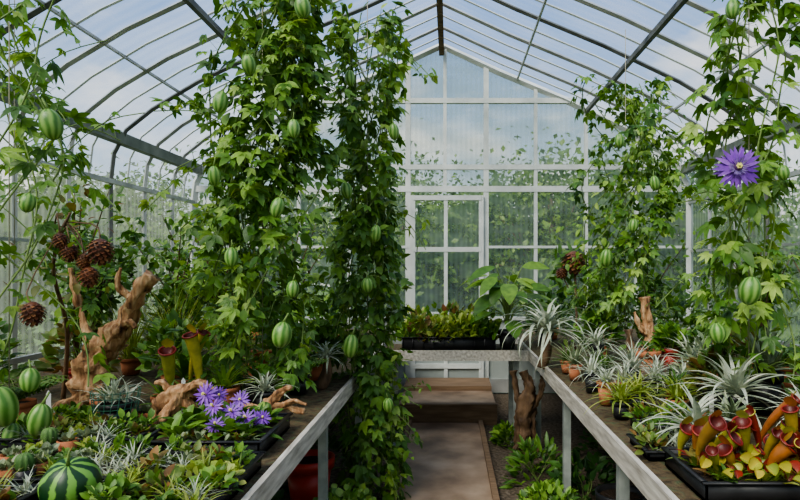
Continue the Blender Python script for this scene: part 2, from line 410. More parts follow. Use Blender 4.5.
mb.obj('trim_gable_frame',False)
mb=MB(); yf=Y1-0.09
for x in (-0.44,0.37): vb(x,.03,2.36,.028)
for z in (.06,.34,0.95,1.72,2.33): hb(z,-0.44,.37,.028)
vb(-0.05,.06,2.33,.022)
box(mb,(-0.44,yf,.06),(.37,yf+.01,.95),'kick')
box(mb,(0.28,yf-.06,1.3),(.31,yf-.04,1.45),'darkst')
mb.obj('door_1',False)

def otree(x,y,w,h,n=6500):
    mb=MB(); tube(mb,smoothpath([(x,y,-.06),(x+.1,y,h*.35),(x,y,h*.8)],6),np.linspace(.16,.05,6),'bark',7)
    nc=44
    for i in range(nc):
        d=randdir(1)[0]; r=U(.1,1)**.5
        c=np.array([x,y,h*.5])+d*r*np.array([w,w*.7,h*.5])*.85
        c[2]=max(c[2],.2)
        tube(mb,[(x,y,h*.35),(np.array([x,y,h*.35])+c)/2,c],[.05,.03,.01],'bark',4)
        k=n//nc; rr=w*U(.2,.4)
        p=c+rng.normal(size=(k,3))*rr*.55; p[:,2]=np.maximum(p[:,2],.05)
        mb.inst(T_simple,p,randdir(k),unit(np.array([0,-.4,1.])+.7*randdir(k)),U(.10,.2,k)*(.6+.12*h),'tree')
    mb.obj('outdoor_tree')
for (x,y,w,h) in ((-4.6,14,2.4,3.9),(-1.4,13,2.2,3.3),(0.4,14.5,2.0,3.0),(2.0,12,2.2,3.6),(5,14,2.6,4.4),(8.5,17,3.2,4.4),(-9,17,3.2,4.2),(-1.5,20,3.5,5.0),(3.0,20,3.5,5.4),(-6.5,8.5,1.9,2.8),(-6.8,4.8,1.9,2.6),(6.4,9,1.9,2.8),(6.6,5,1.9,2.6)):
    otree(x,y,w,h)

# ------------------------------------------------------------ benches
def bench(name,x0,x1,y0,y1,edges,legs):
    mb=MB()
    box(mb,(x0+.02,y0+.02,BZ-.03),(x1-.02,y1-.02,BZ-.006),'mat')
    for e in edges:
        if e=='x0': box(mb,(x0,y0,BZ-.075),(x0+.022,y1,BZ+.012),'bench')
        if e=='x1': box(mb,(x1-.022,y0,BZ-.075),(x1,y1,BZ+.012),'bench')
        if e=='y0': box(mb,(x0,y0,BZ-.075),(x1,y0+.022,BZ+.012),'bench')
    for y in np.arange(y0+.3,y1-.1,0.6): box(mb,(x0+.03,y-.02,BZ-.07),(x1-.03,y+.02,BZ-.03),'galv')
    for (x,y) in legs:
        box(mb,(x-.022,y-.022,0.005),(x+.022,y+.022,BZ-.07),'galv'); box(mb,(x-.05,y-.05,0.001),(x+.05,y+.05,0.01),'galv')
    return mb.obj(name,False)
lg=lambda xs,ys:[(x,y) for x in xs for y in ys]
bench('plant_bench',X0-2.93,-0.60,0.5,7.0,('x1','y0'),lg((-0.66,-2.8),(0.7,1.92,3.12,4.32,6.5)))
bench('plant_bench',0.66,X0+2.93,0.5,7.0,('x0','y0'),lg((0.72,2.6),(0.7,1.3,2.5,3.7,4.9,6.5)))
bench('plant_bench',-0.595,0.655,5.0,5.6,('y0',),lg((-0.5,0.56),(5.1,5.5)))

# ------------------------------------------------------------ vines
def ellip_mesh(name,mat,rx,rz,seg=20):
    mb=MB(); V=[];F=[];k=14
    for i in range(k+1):
        th=math.pi*i/k
        for j in range(seg):
            a=2*math.pi*j/seg; rr=math.sin(th)*(1+0.03*math.cos(5*a))
            V.append((rx*rr*math.cos(a),rx*rr*math.sin(a),rz*math.cos(th)))
    for i in range(k):
        for j in range(seg):
            j2=(j+1)%seg; F.append((i*seg+j,(i+1)*seg+j,(i+1)*seg+j2,i*seg+j2))
    mb.add(V,F,mat)
    tube(mb,[(0,0,rz*.97),(0.004,0,rz*1.25),(0.012,0,rz*1.7)],[.006,.004,.003],'stem',6)
    mb.add([(0,0,-rz*1.0),(.004,0,-rz*1.08),(0,.004,-rz*1.08)],[(0,1,2)],'bark')
    o=mb.obj(name); me=o.data; bpy.data.objects.remove(o); return me
fr_me=ellip_mesh('striped_fruit_mesh','fruit',0.035,0.048)
def fruit(parent,i,p,s=1.0,tilt=0.2):
    o=bpy.data.objects.new('fruit_%d'%i,fr_me); COL.objects.link(o); o.parent=parent
    o.location=p; o.scale=(s,s,s*U(.95,1.15)); o.rotation_euler=(U(-tilt,tilt),U(-tilt,tilt),U(0,6))
def strandleaves(mb,pts,per_m,size,mat,T,off=0.08,center=None):
    seg=np.linalg.norm(np.diff(pts,axis=0),axis=1).sum(); k=max(3,int(seg*per_m))
    t=U(0,len(pts)-1.001,k); i=t.astype(int); f=(t-i)[:,None]
    p0=pts[i]*(1-f)+pts[i+1]*f
    o=randdir(k)*np.array([1,1,.6]); o=unit(o)
    if center is not None:
        oc=p0-center; oc[:,2]=0; o=unit(o+0.8*unit(oc)+0.0)
    off_=off*U(.3,1.2,k)[:,None]
    p=p0+o*off_+np.array([0,0,0.02])
    d=unit(o*0.7+np.array([0,0,-0.55])+0.45*randdir(k))
    nh=unit(o*0.8+np.array([0,-0.15,0.55])+0.5*randdir(k))
    mb.inst(T,p,d,nh,size*U(.5,1.2,k),mat)
    n=k; V=np.zeros((n,4,3)); s=unit(np.cross(o,np.array([0,0,1.])))*0.0014
    V[:,0]=p0-s;V[:,1]=p0+s;V[:,2]=p+s;V[:,3]=p-s
    mb.addmany(V,[(0,1,2,3)],'stem')
def vine(c,z0,z1,R,strands,per_m,size,mats,T,shoots,fruits,lean=(0,0),tendrils=12,strL=True,shootL=(.12,.35)):
    mb=MB(); c=np.array(c,float)
    if strL: tube(mb,[(c[0],c[1],z0),(c[0]+lean[0],c[1]+lean[1],min(z1+.4,zroof(c[0])-.05))],.0025,'string',4)
    allp=[]
    for s in range(strands):
        n=int((z1-z0)/0.06)+2; z=np.linspace(z0,z1,n)
        if s>=strands*0.6: 
            a0=U(z0,z0+(z1-z0)*0.5); z=np.linspace(a0,min(z1,a0+(z1-z0)*U(.3,.7)),n)
        t=(z-z0)/(z1-z0)
        ph=U(0,6.28); fq=U(2,4); rr=R*U(.25,.9)
        wob=np.array([mnoise.noise(Vector((zz*2.2,s*7.3,c[0]))) for zz in z])
        x=c[0]+lean[0]*t+rr*np.cos(ph+fq*t*2)*(1+.6*wob); y=c[1]+lean[1]*t+rr*np.sin(ph+fq*t*2)
        pts=np.stack([x,y,z],1); tube(mb,pts,.004,'stem',5,cap=False); allp.append(pts)
        strandleaves(mb,pts,per_m,size*(1 if s%2 else .8),mats[s%len(mats)],T[s%len(T)],off=size*0.9,center=np.array([c[0],c[1],0]))
    for s in range(shoots):
        b=allp[rng.integers(len(allp))]; p=b[rng.integers(len(b))]
        a=U(0,6.28); L=U(*shootL); e=np.array([math.cos(a)*L,math.sin(a)*L*.7,-L*U(-.6,.9)])
        pts=smoothpath([p,p+e*0.5+np.array([0,0,.05]),p+e],8)
        tube(mb,pts,.0025,'stem',4,cap=False)
        strandleaves(mb,pts,per_m*0.6,size*.75,mats[s%len(mats)],T[0],off=size*.4)
    for s in range(tendrils):
        b=allp[rng.integers(len(allp))]; p=b[rng.integers(len(b))]
        a=U(0,6.28); th=np.linspace(0,9,16); r=.012
        L=np.linspace(0,U(.08,.18),16)
        pts=p+np.stack([math.cos(a)*L+r*np.cos(th)*(L*8),math.sin(a)*L+r*np.sin(th)*(L*8),L*.3+0.01*np.sin(th)],1)
        tube(mb,pts,.0013,'stem',3,cap=False)
    o=mb.obj('climbing_vine')
    for i,(p,s) in enumerate(fruits): fruit(o,i+1,p,s)
    return o
vine((-1.80,2.45),1.0,2.75,0.33,6,15,0.085,['vine2','vine'],[T_l3,T_l5],16,
  [((-1.53,2.3,2.05),1.15),((-1.68,2.25,.98),1.5),((-1.61,2.3,1.07),1.0),((-1.54,2.25,.93),1.15),((-1.68,2.3,.86),.9),((-1.62,2.3,1.75),.8),((-1.75,2.3,1.55),.7)],tendrils=26,shootL=(.15,.45))
vine((-2.25,3.1),1.5,3.05,0.30,4,18,0.08,['vine','vine2'],[T_l3,T_ov],12,[((-2.05,2.9,2.3),.9)],tendrils=14,shootL=(.15,.45))
vine((-1.0,3.2),0.88,3.3,0.30,18,44,0.09,['vine','mid','vine2'],[T_l3,T_ov,T_l5],80,
  [((-0.70,2.85,2.74),1.1),((-0.94,2.80,2.45),.95),((-1.08,2.82,2.28),1.0),((-.80,2.78,1.78),.9),((-0.78,2.78,1.19),1.3),((-1.1,2.8,1.93),.85),((-1.02,2.8,1.55),.9),((-.74,2.82,1.4),.85),((-.73,2.8,2.15),.85)],tendrils=30,shootL=(.15,.42))
vine((-0.53,3.85),0.06,3.1,0.25,18,48,0.084,['vine2','vine','mid'],[T_ov,T_l3],86,
  [((-.60,3.48,1.95),1.0),((-.68,3.5,2.13),.95),((-.57,3.45,1.05),1.25),((-.43,3.48,1.7),.9),((-.33,3.52,2.3),.9),((-.58,3.48,2.6),.9),((-.48,3.48,1.4),.95),((-.36,3.5,.7),.9)],tendrils=30,shootL=(.12,.36))
vine((1.36,4.65),1.0,2.95,0.38,16,42,0.078,['vine2','vine','mid'],[T_ov,T_l3],70,
  [((1.12,4.3,1.57),1.3),((1.3,4.25,1.8),1.0),((1.45,4.25,2.1),1.0),((1.2,4.25,2.4),1.0)],tendrils=18)
vine((1.37,2.75),1.0,2.9,0.20,7,29,0.10,['vine2','vine'],[T_l5,T_l3],28,
  [((1.25,2.5,1.405),1.25),((1.15,2.58,1.22),.95),((1.20,2.55,2.6),.8),((1.40,2.52,1.9),.7)],tendrils=22)

def flower(mb,c,r,face,n=10,cor=True):
    c=np.array(c,float); f=unit(np.array(face,float)); a=np.cross(f,[0,0,1.]); a=unit(a); b=np.cross(a,f)
    for ring in range(2):
        an=np.arange(n)*2*math.pi/n+ring*math.pi/n+U(-.08,.08,n)
        d=np.cos(an)[:,None]*a+np.sin(an)[:,None]*b
        mb.inst(T_pet,np.tile(c-f*.004*ring,(n,1)),d+f*U(.05,.3,n)[:,None]*(1-ring*.5),np.tile(f,(n,1)),r*U(.85,1.08,n),'purple')
    if cor:
        k=90; an=U(0,6.28,k); d=np.cos(an)[:,None]*a+np.sin(an)[:,None]*b
        mb.inst(blade(w=.035,rows=2,droop=-.2),np.tile(c+f*.006,(k,1)),d+f*.35,np.tile(f,(k,1)),r*.5*U(.8,1.1,k),'corona')
        tube(mb,[c,c+f*.014],[.024,.018],'darkcentre',14)
    k=6; an=np.arange(k)*6.2832/k; d=np.cos(an)[:,None]*a+np.sin(an)[:,None]*b
    tube(mb,[c,c+f*.04*r/.09],.004,'yellow',6)
    mb.inst(T_round,np.tile(c+f*.03*r/.09,(k,1)),d+f*.3,np.tile(f,(k,1)),r*.14,'yellow')
    tube(mb,[c-f*.002,c-f*.04+np.array([0,0,-.02]),c-f*.06+np.array([0,0,-.06])],.003,'stem',5)
mb=MB(); flower(mb,(1.175,2.45,1.91),0.095,(-.25,-1,.1),n=13); mb.obj('passion_flower')

# ------------------------------------------------------------ driftwood
def drift(paths,name='driftwood',mat='wood',rough=.6):
    mb=MB()
    for ctrl,r0,r1 in paths:
        n=40; P=smoothpath(ctrl,n); 
        rr=np.linspace(r0,r1,n)*(1+.15*np.sin(np.linspace(0,9,n)+U(0,6)))
        tube(mb,P,rr,mat,24,rough=rough,twist=.14,lob=3,lobamp=.2,nf=18)
    return mb.obj(name)
drift([([(-1.78,2.98,.79),(-1.80,2.98,.92),(-1.72,2.96,1.08),(-1.60,2.93,1.22),(-1.52,2.9,1.36),(-1.44,2.88,1.47)],.078,.028),
       ([(-1.74,2.98,1.02),(-1.82,3.0,1.2),(-1.87,3.0,1.36),(-1.90,3.0,1.50)],.024,.010),
       ([(-1.60,2.93,1.2),(-1.54,2.88,1.24),(-1.49,2.85,1.22)],.025,.008),
       ([(-1.76,2.98,.88),(-1.87,2.93,.84),(-1.92,2.9,.81)],.045,.018),
       ([(-1.72,2.96,.9),(-1.64,2.88,.83),(-1.60,2.85,.81)],.035,.012),
       ([(-1.54,2.92,1.34),(-1.59,2.88,1.42),(-1.57,2.86,1.5)],.022,.007)])
drift([([(-1.29,2.62,.82),(-1.24,2.6,.91),(-1.17,2.6,.97),(-1.09,2.62,.95)],.036,.024),
       ([(-1.18,2.6,.95),(-1.20,2.55,.88),(-1.27,2.5,.82)],.034,.015),
       ([(-1.15,2.6,.96),(-1.08,2.58,1.0),(-1.03,2.58,.97),(-1.0,2.58,.98)],.026,.008),
       ([(-1.17,2.6,.96),(-1.12,2.6,.88),(-1.08,2.56,.82)],.03,.014),
       ([(-1.2,2.6,.95),(-1.24,2.6,1.0),(-1.28,2.6,1.0)],.02,.007)])
drift([([(-.98,2.78,.86),(-.88,2.75,.84),(-.78,2.74,.87),(-.66,2.72,.85)],.032,.014),
       ([(-.82,2.75,.87),(-.78,2.74,.93),(-.72,2.72,.96)],.025,.008),([(-.9,2.75,.86),(-.93,2.68,.825)],.025,.012),([(-.76,2.74,.87),(-.70,2.7,.9),(-.64,2.68,.89)],.018,.006)])
drift([([(1.36,4.1,.80),(1.39,4.12,.95),(1.36,4.12,1.12),(1.33,4.1,1.3)],.055,.03),([(1.38,4.1,1.02),(1.30,4.1,1.1),(1.26,4.1,1.2)],.025,.01)])
drift([([(1.16,3.9,.80),(1.18,3.9,.95),(1.16,3.9,1.1)],.035,.022)],mat='bark')
drift([([(.60,4.72,.03),(.58,4.70,.3),(.62,4.70,.55),(.58,4.72,.69)],.05,.04),([(.6,4.70,.25),(.52,4.68,.1),(.47,4.66,.03)],.03,.015),([(.61,4.70,.35),(.70,4.68,.5),(.72,4.68,.66)],.025,.015),([(.52,4.75,.03),(.54,4.72,.35),(.5,4.74,.69)],.025,.02),([(.68,4.74,.03),(.65,4.72,.3),(.68,4.74,.5)],.03,.02)],name='tree_root',mat='bark')

# ------------------------------------------------------------ cones
def conetpl(mb,c,r,el=1.15):
    k=90; i=np.arange(k)+.5; ph=np.arccos(1-2*i/k); th=math.pi*(1+5**.5)*i
    d=np.stack([np.cos(th)*np.sin(ph),np.sin(th)*np.sin(ph),np.cos(ph)],1)
    p=np.array(c)+d*np.array([r,r,r*el])*.75
    mb.inst(T_scale,p,unit(d*.6+np.array([0,0,-.75])),d,r*.42,'cone')
    lathe(mb,c,[(0.001,r*.8*el)]+[(r*.8*math.sin(a),r*.8*el*math.cos(a)) for a in np.linspace(.3,2.9,8)]+[(.001,-r*.8*el)],'cone',12)
mb=MB()
pts=smoothpath([(-2.0,3.1,.81),(-1.85,2.9,1.2),(-1.72,2.6,1.5),(-1.52,2.4,1.72)],14); tube(mb,pts,np.linspace(.012,.005,14),'bark',6)
for (c,r) in (((-1.37,2.35,1.57),.05),((-1.42,2.36,1.47),.04),((-1.49,2.35,1.565),.035),((-1.60,2.3,1.33),.045),((-1.52,2.34,1.61),.03),((-1.44,2.36,1.53),.03)):
    conetpl(mb,c,r); 
    tube(mb,smoothpath([(c[0],c[1],c[2]+r*.8),(c[0]-.03,c[1]+.02,c[2]+.10),tuple(pts[rng.integers(9,14)])],6),.003,'bark',4)
for q in pts[6:]:
    k=8; mb.inst(T_ov,q+rng.normal(size=(k,3))*.09,randdir(k),np.tile([0,-.4,1.],(k,1)),.05*U(.6,1.2,k),'redgreen')
mb.obj('cone_bearing_shrub')
mb=MB(); conetpl(mb,(1.04,5.0,1.56),.11,.95); conetpl(mb,(.93,5.0,1.46),.05,1.1); tube(mb,[(1.04,5.0,.81),(1.06,5.02,1.1),(1.04,5.0,1.5)],.01,'bark',6); tube(mb,[(1.06,5.02,1.2),(.98,5.0,1.35),(.93,5,1.45)],.005,'bark',5)
k=60; dd=randdir(k); dd[:,1]=np.abs(dd[:,1]); mb.inst(T_nar,np.array([1.02,5.0,1.5])+dd*.16,randdir(k),randdir(k),.12,'mid'); mb.obj('cone_topiary')

# ------------------------------------------------------------ pots/trays
def pot(mb,x,y,r,h,mat='terra',z=BZ):
    lathe(mb,(x,y,z),[(.001,0.002),(r*.7,0.002),(r*.93,h*.8),(r*.93,h*.8),(r*1.04,h*.8),(r*1.06,h),(r*.95,h),(r*.9,h*.85)],mat,20)
    lathe(mb,(x,y,z),[(r*.91,h*.88),(.001,h*.9)],'soil',20)
def tray(mb,x0,x1,y0,y1,h=.06,z=BZ,cells=None):
    t=.006
    box(mb,(x0,y0,z+.002),(x1,y1,z+.012),'black')
    for a,b in (((x0,y0),(x1,y0+t)),((x0,y1-t),(x1,y1)),((x0,y0),(x0+t,y1)),((x1-t,y0),(x1,y1))):
        box(mb,(a[0],a[1],z+.002),(b[0],b[1],z+h),'black')
    for a,b in (((x0-.012,y0-.012),(x1+.012,y0+t)),((x0-.012,y1-t),(x1+.012,y1+.012)),((x0-.012,y0),(x0+t,y1)),((x1-t,y0),(x1+.012,y1))):
        box(mb,(a[0],a[1],z+h),(b[0],b[1],z+h+.006),'black')
    box(mb,(x0+t,y0+t,z+.012),(x1-t,y1-t,z+h*.75),'soil')
    if cells:
        nx,ny=cells
        for i in range(nx+1): x=x0+(x1-x0)*i/nx; box(mb,(x-.005,y0-.006,z+.01),(x+.005,y1,z+h),'black')
        for i in range(1,ny): y=y0+(y1-y0)*i/ny; box(mb,(x0,y-.004,z+.01),(x1,y+.004,z+h),'black')

mb=MB(); tray(mb,-1.14,-.70,2.2,2.62,.06)
for i in range(14):
    x=U(-1.1,-.75);y=U(2.3,2.57); rosette(mb,(x,y,.845),12,.13,.045,'mid' if i%2 else 'vine',.3,1.3,.7,prof='leaf')
for i in range(14):
    rosette(mb,(U(-1.1,-.75),U(2.22,2.34),.845),14,.06,.02,'redgreen' if i%2 else 'grey',.2,1.3,.3,prof='leaf')
for c,r in (((-.985,2.42,.99),.055),((-.93,2.36,.955),.045),((-.865,2.38,.93),.05),((-.80,2.36,.91),.045),((-.86,2.46,.96),.042),((-.79,2.44,.885),.04),((-1.02,2.5,.975),.04),((-.90,2.3,.90),.038),((-.94,2.44,.985),.04),((-.83,2.32,.89),.036),((-.75,2.4,.90),.038)):
    flower(mb,c,r,(U(-.5,.5),-1,U(.3,1.2)),n=9,cor=False); tube(mb,[c,(c[0],c[1]+.03,.84)],.003,'stem',4)
mb.obj('purple_flower_tray')
def cactus(mb,x,y,z,r,h):
    lathe(mb,(x,y,z),[(r*.6,0)]+[(r*math.sin(a)**.6,h*.5-h*.5*math.cos(a)) for a in np.linspace(.4,2.9,9)]+[(.001,h)],'cactus',36,9,.12)
    k=70; i=np.arange(k); th=(i%9)*6.2832/9; ph=U(.5,2.9,k)
    d=np.stack([np.cos(th)*np.sin(ph)**.6,np.sin(th)*np.sin(ph)**.6,-np.cos(ph)],1)
    p=np.array([x,y,z+h*.5])+d*np.array([r*1.1,r*1.1,h*.5])
    mb.inst(blade(w=.05,rows=1),p,unit(d+.5*randdir(k)),randdir(k),.012,'string')
def mixedtray(name,x0,x1,y0,y1,kinds,n,h=.05):
    mb=MB(); tray(mb,x0,x1,y0,y1,h)
    nx=max(1,int(round((x1-x0)/math.sqrt((x1-x0)*(y1-y0)/n)))); ny=max(1,int(math.ceil(n/nx)))
    for i in range(nx):
        for j in range(ny):
            x=x0+(x1-x0)*(i+.5)/nx+U(-.015,.015); y=y0+(y1-y0)*(j+.5)/ny+U(-.015,.015)
            k=kinds[rng.integers(len(kinds))]; z=BZ+h*.75
            if k=='succ': rosette(mb,(x,y,z+.01),26,.055,.024,['grey','mid','yel','redgreen'][rng.integers(4)],.1,1.3,-.3,prof='leaf')
            elif k=='air': rosette(mb,(x,y,z+.01),26,.10,.008,'silver',.1,1.4,.7)
            elif k=='airg': rosette(mb,(x,y,z+.01),26,.11,.009,'yel',.2,1.4,.8)
            elif k=='moss': bush(mb,(x,y,z-.01),.045,.03,60,.018,'mid',T_round,0)
            elif k=='leafy': bush(mb,(x,y,z),.05,.06,40,.035,'vine',T_ov,3)
            elif k=='yel': bush(mb,(x,y,z),.05,.05,40,.032,'yel',T_round,2)
            elif k=='red': bush(mb,(x,y,z),.05,.05,30,.04,'redgreen',T_ov,2)
            elif k=='cact': lathe(mb,(x,y,z-.02),[(.025,0),(.033,.05),(.03,.05)],'black',14); cactus(mb,x,y,z+.02,.026,U(.05,.08))
            elif k=='tpot':
                lathe(mb,(x,y,z-.02),[(.025,0),(.036,.055),(.031,.055),(.03,.045),(.001,.045)],'terra',16); rosette(mb,(x,y,z+.03),20,.05,.02,'grey',.1,1.3,-.3,prof='leaf')
    return mb.obj(name)
mixedtray('succulent_tray',-1.00,-.66,1.60,2.10,['succ','airg','yel','air','succ','moss','leafy','red'],26)
mixedtray('succulent_tray',-1.50,-1.22,1.84,2.22,['succ','air','moss','cact','succ','tpot','leafy','airg'],18)
mixedtray('succulent_tray',-1.19,-1.04,1.85,2.14,['airg','air','succ','leafy'],8)
mixedtray('succulent_tray',-1.80,-1.20,2.27,2.46,['moss','succ','red','leafy','air','airg'],18)
mixedtray('succulent_tray',-1.48,-1.20,1.55,1.78,['succ','air','airg'],9)
wm=ellip_mesh('watermelon_mesh','melon',.079,.076,32)
o=bpy.data.objects.new('watermelon',wm); COL.objects.link(o); o.location=(-1.085,1.72,.879); o.rotation_euler=(.45,.15,0)

mb=MB(); c=(-1.42,2.55); pot(mb,c[0],c[1],.065,.13,'black')
for z in np.linspace(.82,.98,8):
    an=np.linspace(0,2*math.pi,21); rr=.075+.02*(z-.82)/.16
    tube(mb,np.stack([c[0]+rr*np.cos(an),c[1]+rr*np.sin(an),0*an+z],1),.0016,'net',4,cap=False)
for a in np.arange(0,6.28,.3):
    tube(mb,[(c[0]+.075*math.cos(a),c[1]+.075*math.sin(a),.802),(c[0]+.096*math.cos(a+.3),c[1]+.096*math.sin(a+.3),.985)],.0016,'net',4)
rosette(mb,(c[0],c[1],.94),70,.16,.012,'silver',.2,1.45,.9,jit=.02); mb.obj('netted_potted_air_plant')

def airplant(x,y,z,n,L,W,mat='silver',droop=1.1,base='pot',name='air_plant',r=.05,e0=-.1,curl=.6,pm='black'):
    mb=MB()
    if base=='pot':
        h=z-BZ; pot(mb,x,y,r,h,pm)
    elif base=='wood':
        tube(mb,smoothpath([(x-.04,y,BZ+.0),(x,y,(z+BZ)/2),(x,y,z)],10),np.linspace(.04,.02,10),'bark',12,rough=.4)
    rosette(mb,(x,y,z),n,L,W,mat,e0,1.45,droop,curl=curl,jit=r*.2,seg=9); return mb.obj(name)
airplant(-.90,2.92,.90,40,.19,.018)
airplant(-.72,3.5,.98,36,.2,.022,droop=1.4,base='wood')
airplant(.68,4.2,1.06,60,.48,.036,droop=2.0,base='wood',r=.06,curl=1.0)
airplant(1.25,2.62,.95,48,.34,.034,droop=1.1,r=.07)
airplant(.93,2.28,.89,44,.27,.028,droop=1.2,r=.05)
airplant(1.52,2.9,1.0,30,.40,.036,mat='grey',droop=.5,r=.08,e0=.2,name='agave')
airplant(1.42,2.38,.92,36,.22,.024,droop=1.2)
airplant(1.12,2.38,.90,36,.2,.02,droop=1.2,mat='grey')
airplant(1.0,4.1,.98,40,.26,.02,droop=1.2)
for (x,y) in ((.78,3.75),(.92,3.6),(.80,3.38),(1.05,3.45),(.95,3.9),(.80,3.08),(1.12,3.72),(.93,3.2),(1.2,3.5),(1.1,3.25),(.78,4.0),(1.25,3.2)):
    airplant(x,y,U(.87,.93),46,U(.15,.27),U(.010,.018),droop=U(.6,1.4),mat=['silver','silver','grey','mid'][rng.integers(4)],r=.045,pm='terra' if rng.random()<.4 else 'black')
for (x,y) in ((.93,2.98),(1.08,2.85),(.80,2.80),(1.15,3.05)):
    airplant(x,y,.88,48,.22,.018,mat='yel' if x<1.1 else 'mid',droop=1.2,r=.05,name='spider_plant',pm='terra' if x>1.05 else 'black')
for (x,y) in ((1.75,4.0),(1.6,3.75),(1.9,3.4),(1.7,3.2),(2.0,4.4),(1.45,3.6),(1.95,3.9)):
    airplant(x,y,.95,34,.28,.024,mat='silver' if rng.random()<.5 else 'mid',droop=.9,r=.06,pm='terra')

def pitcher(mb,base,h,r,az,m,lean=.35,hood=2.2):
    base=np.array(base,float); dx=np.array([math.cos(az),math.sin(az),0])
    t=np.linspace(0,1,12); P=base+dx*(lean*h*t**2)[:,None]+np.stack([0*t,0*t,h*t],1)
    rad=r*(.2+.8*np.sin(np.minimum(1,t*1.05)*1.5)**1.5); rad[-1]*=1.12
    tube(mb,P,rad,m,12,cap=False)
    an=np.linspace(0,2*math.pi,17); tdir=unit(P[-1]-P[-2]); u=unit(np.cross(tdir,[0.,0,1.]) if abs(tdir[2])<.99 else np.array([1.,0,0])); v=np.cross(tdir,u)
    rim=P[-1]+(np.cos(an)[:,None]*u+np.sin(an)[:,None]*v)*rad[-1]*1.05
    tube(mb,rim,r*.14,'pitch_r' if m!='pitch_r' else 'pitch_y',6,cap=False)
    V=[P[-3]]+list(P[-1]+(np.cos(an[:-1])[:,None]*u+np.sin(an[:-1])[:,None]*v)*rad[-1]*.97)
    mb.add(V,[(0,1+(k+1)%16,1+k) for k in range(16)],'throat')
    mb.inst(blade(w=.40,rows=6,droop=.25,fold=-.3,peak=.6),[P[-1]-dx*rad[-1]],[dx*.35+np.array([0,0,.9])],[np.array([0,0,.3])-dx],r*hood,m)
def traptpl():
    V=[];F=[];m=8
    for sg in (-1,1):
        o=len(V)
        for i in range(m+1):
            a=math.pi*i/m; hx=math.cos(a)*.5
            V.append((hx*.75,0,0))
            rr=math.sin(a)
            V.append((hx*.95,sg*rr*.36,rr*.30)); V.append((hx,sg*rr*.5,rr*.62))
        for i in range(m):
            a=o+3*i;b=a+3
            F+=[(a,a+1,b+1,b),(a+1,a+2,b+2,b+1)]
    return np.array(V),F
def teethtpl():
    V=[];F=[];m=11
    for sg in (-1,1):
        for i in range(1,m):
            a=math.pi*i/m; hx=math.cos(a)*.5; rr=math.sin(a); o=len(V)
            V+=[(hx-.018,sg*rr*.5,rr*.62),(hx+.018,sg*rr*.5,rr*.62),(hx*1.25,sg*rr*.5,rr*.62+.26)]
            F.append((o,o+1,o+2))
    return np.array(V),F
TT=traptpl(); TH=teethtpl()
def flytrap(mb,x,y,z,n=6,s=.035,L=.08):
    for i in range(n):
        az=i*2.4+U(-.3,.3); e=U(.3,1.1); d=np.array([math.cos(az)*math.cos(e),math.sin(az)*math.cos(e),math.sin(e)])
        l=L*U(.6,1.1); tip=np.array([x,y,z])+d*l
        straps(mb,[(x,y,z)],az,e,l,.014,0.0,'yel',seg=4,prof='leaf')
        up=unit(np.array([d[0]*.3+U(-.3,.3),-.8+U(-.3,.3),.7])); ax=unit(np.cross(up,d)+.01)
        sz=s*U(.7,1.2)
        mb.inst(TT,[tip],[np.cross(up,ax)],[up],sz,'pitch_r' if i%2 else 'pitch_y'); mb.inst(TH,[tip],[np.cross(up,ax)],[up],sz,'yel')
def carntray(x0,x1,y0,y1,nf,npch,hs=1.0):
    mb=MB(); tray(mb,x0,x1,y0,y1,.06)
    for i in range(npch):
        fx=((i*.618)%1); x=x0+.04+(x1-x0-.07)*fx; y=y1-.03-(y1-y0-.1)*(i/npch)
        pitcher(mb,(x,y,.845),U(.08,.18)*hs*(1.25-.55*i/npch),U(.014,.024)*hs,-1.57+U(-1.2,1.2),['pitch_y','pitch_o','pitch_y','pitch_r','pitch_y','pitch_o'][i%6],lean=U(.15,.6),hood=U(1.8,2.6))
    for i in range(nf): flytrap(mb,U(x0+.03,x1-.03),U(y0+.02,y0+.16),.845)
    for i in range(nf*3): rosette(mb,(U(x0+.03,x1-.03),U(y0+.03,y1-.03),.845),8,.10,.02,['red','mid','redgreen','yel','mid'][i%5],.3,1.3,.8,prof='leaf')
    mb.obj('carnivorous_plant_tray')
carntray(.76,1.26,1.78,2.12,9,28,1.05)
carntray(1.30,1.66,1.85,2.2,6,18,1.3)
mb=MB(); pot(mb,-1.40,3.2,.09,.12,'terra')
pitcher(mb,(-1.36,2.92,.82),.29,.032,-1.3,'pitch_y',.3); pitcher(mb,(-1.22,2.94,.82),.36,.03,-1.9,'pitch_y',.2); pitcher(mb,(-1.30,3.0,.9),.28,.027,-.3,'pitch_y',.3)
rosette(mb,(-1.40,3.2,.9),16,.36,.05,'vine',.5,1.4,.9,prof='leaf'); rosette(mb,(-1.30,2.94,.805),18,.26,.035,'vine2',.3,1.3,.9,prof='leaf',jit=.04); mb.obj('pitcher_plant')
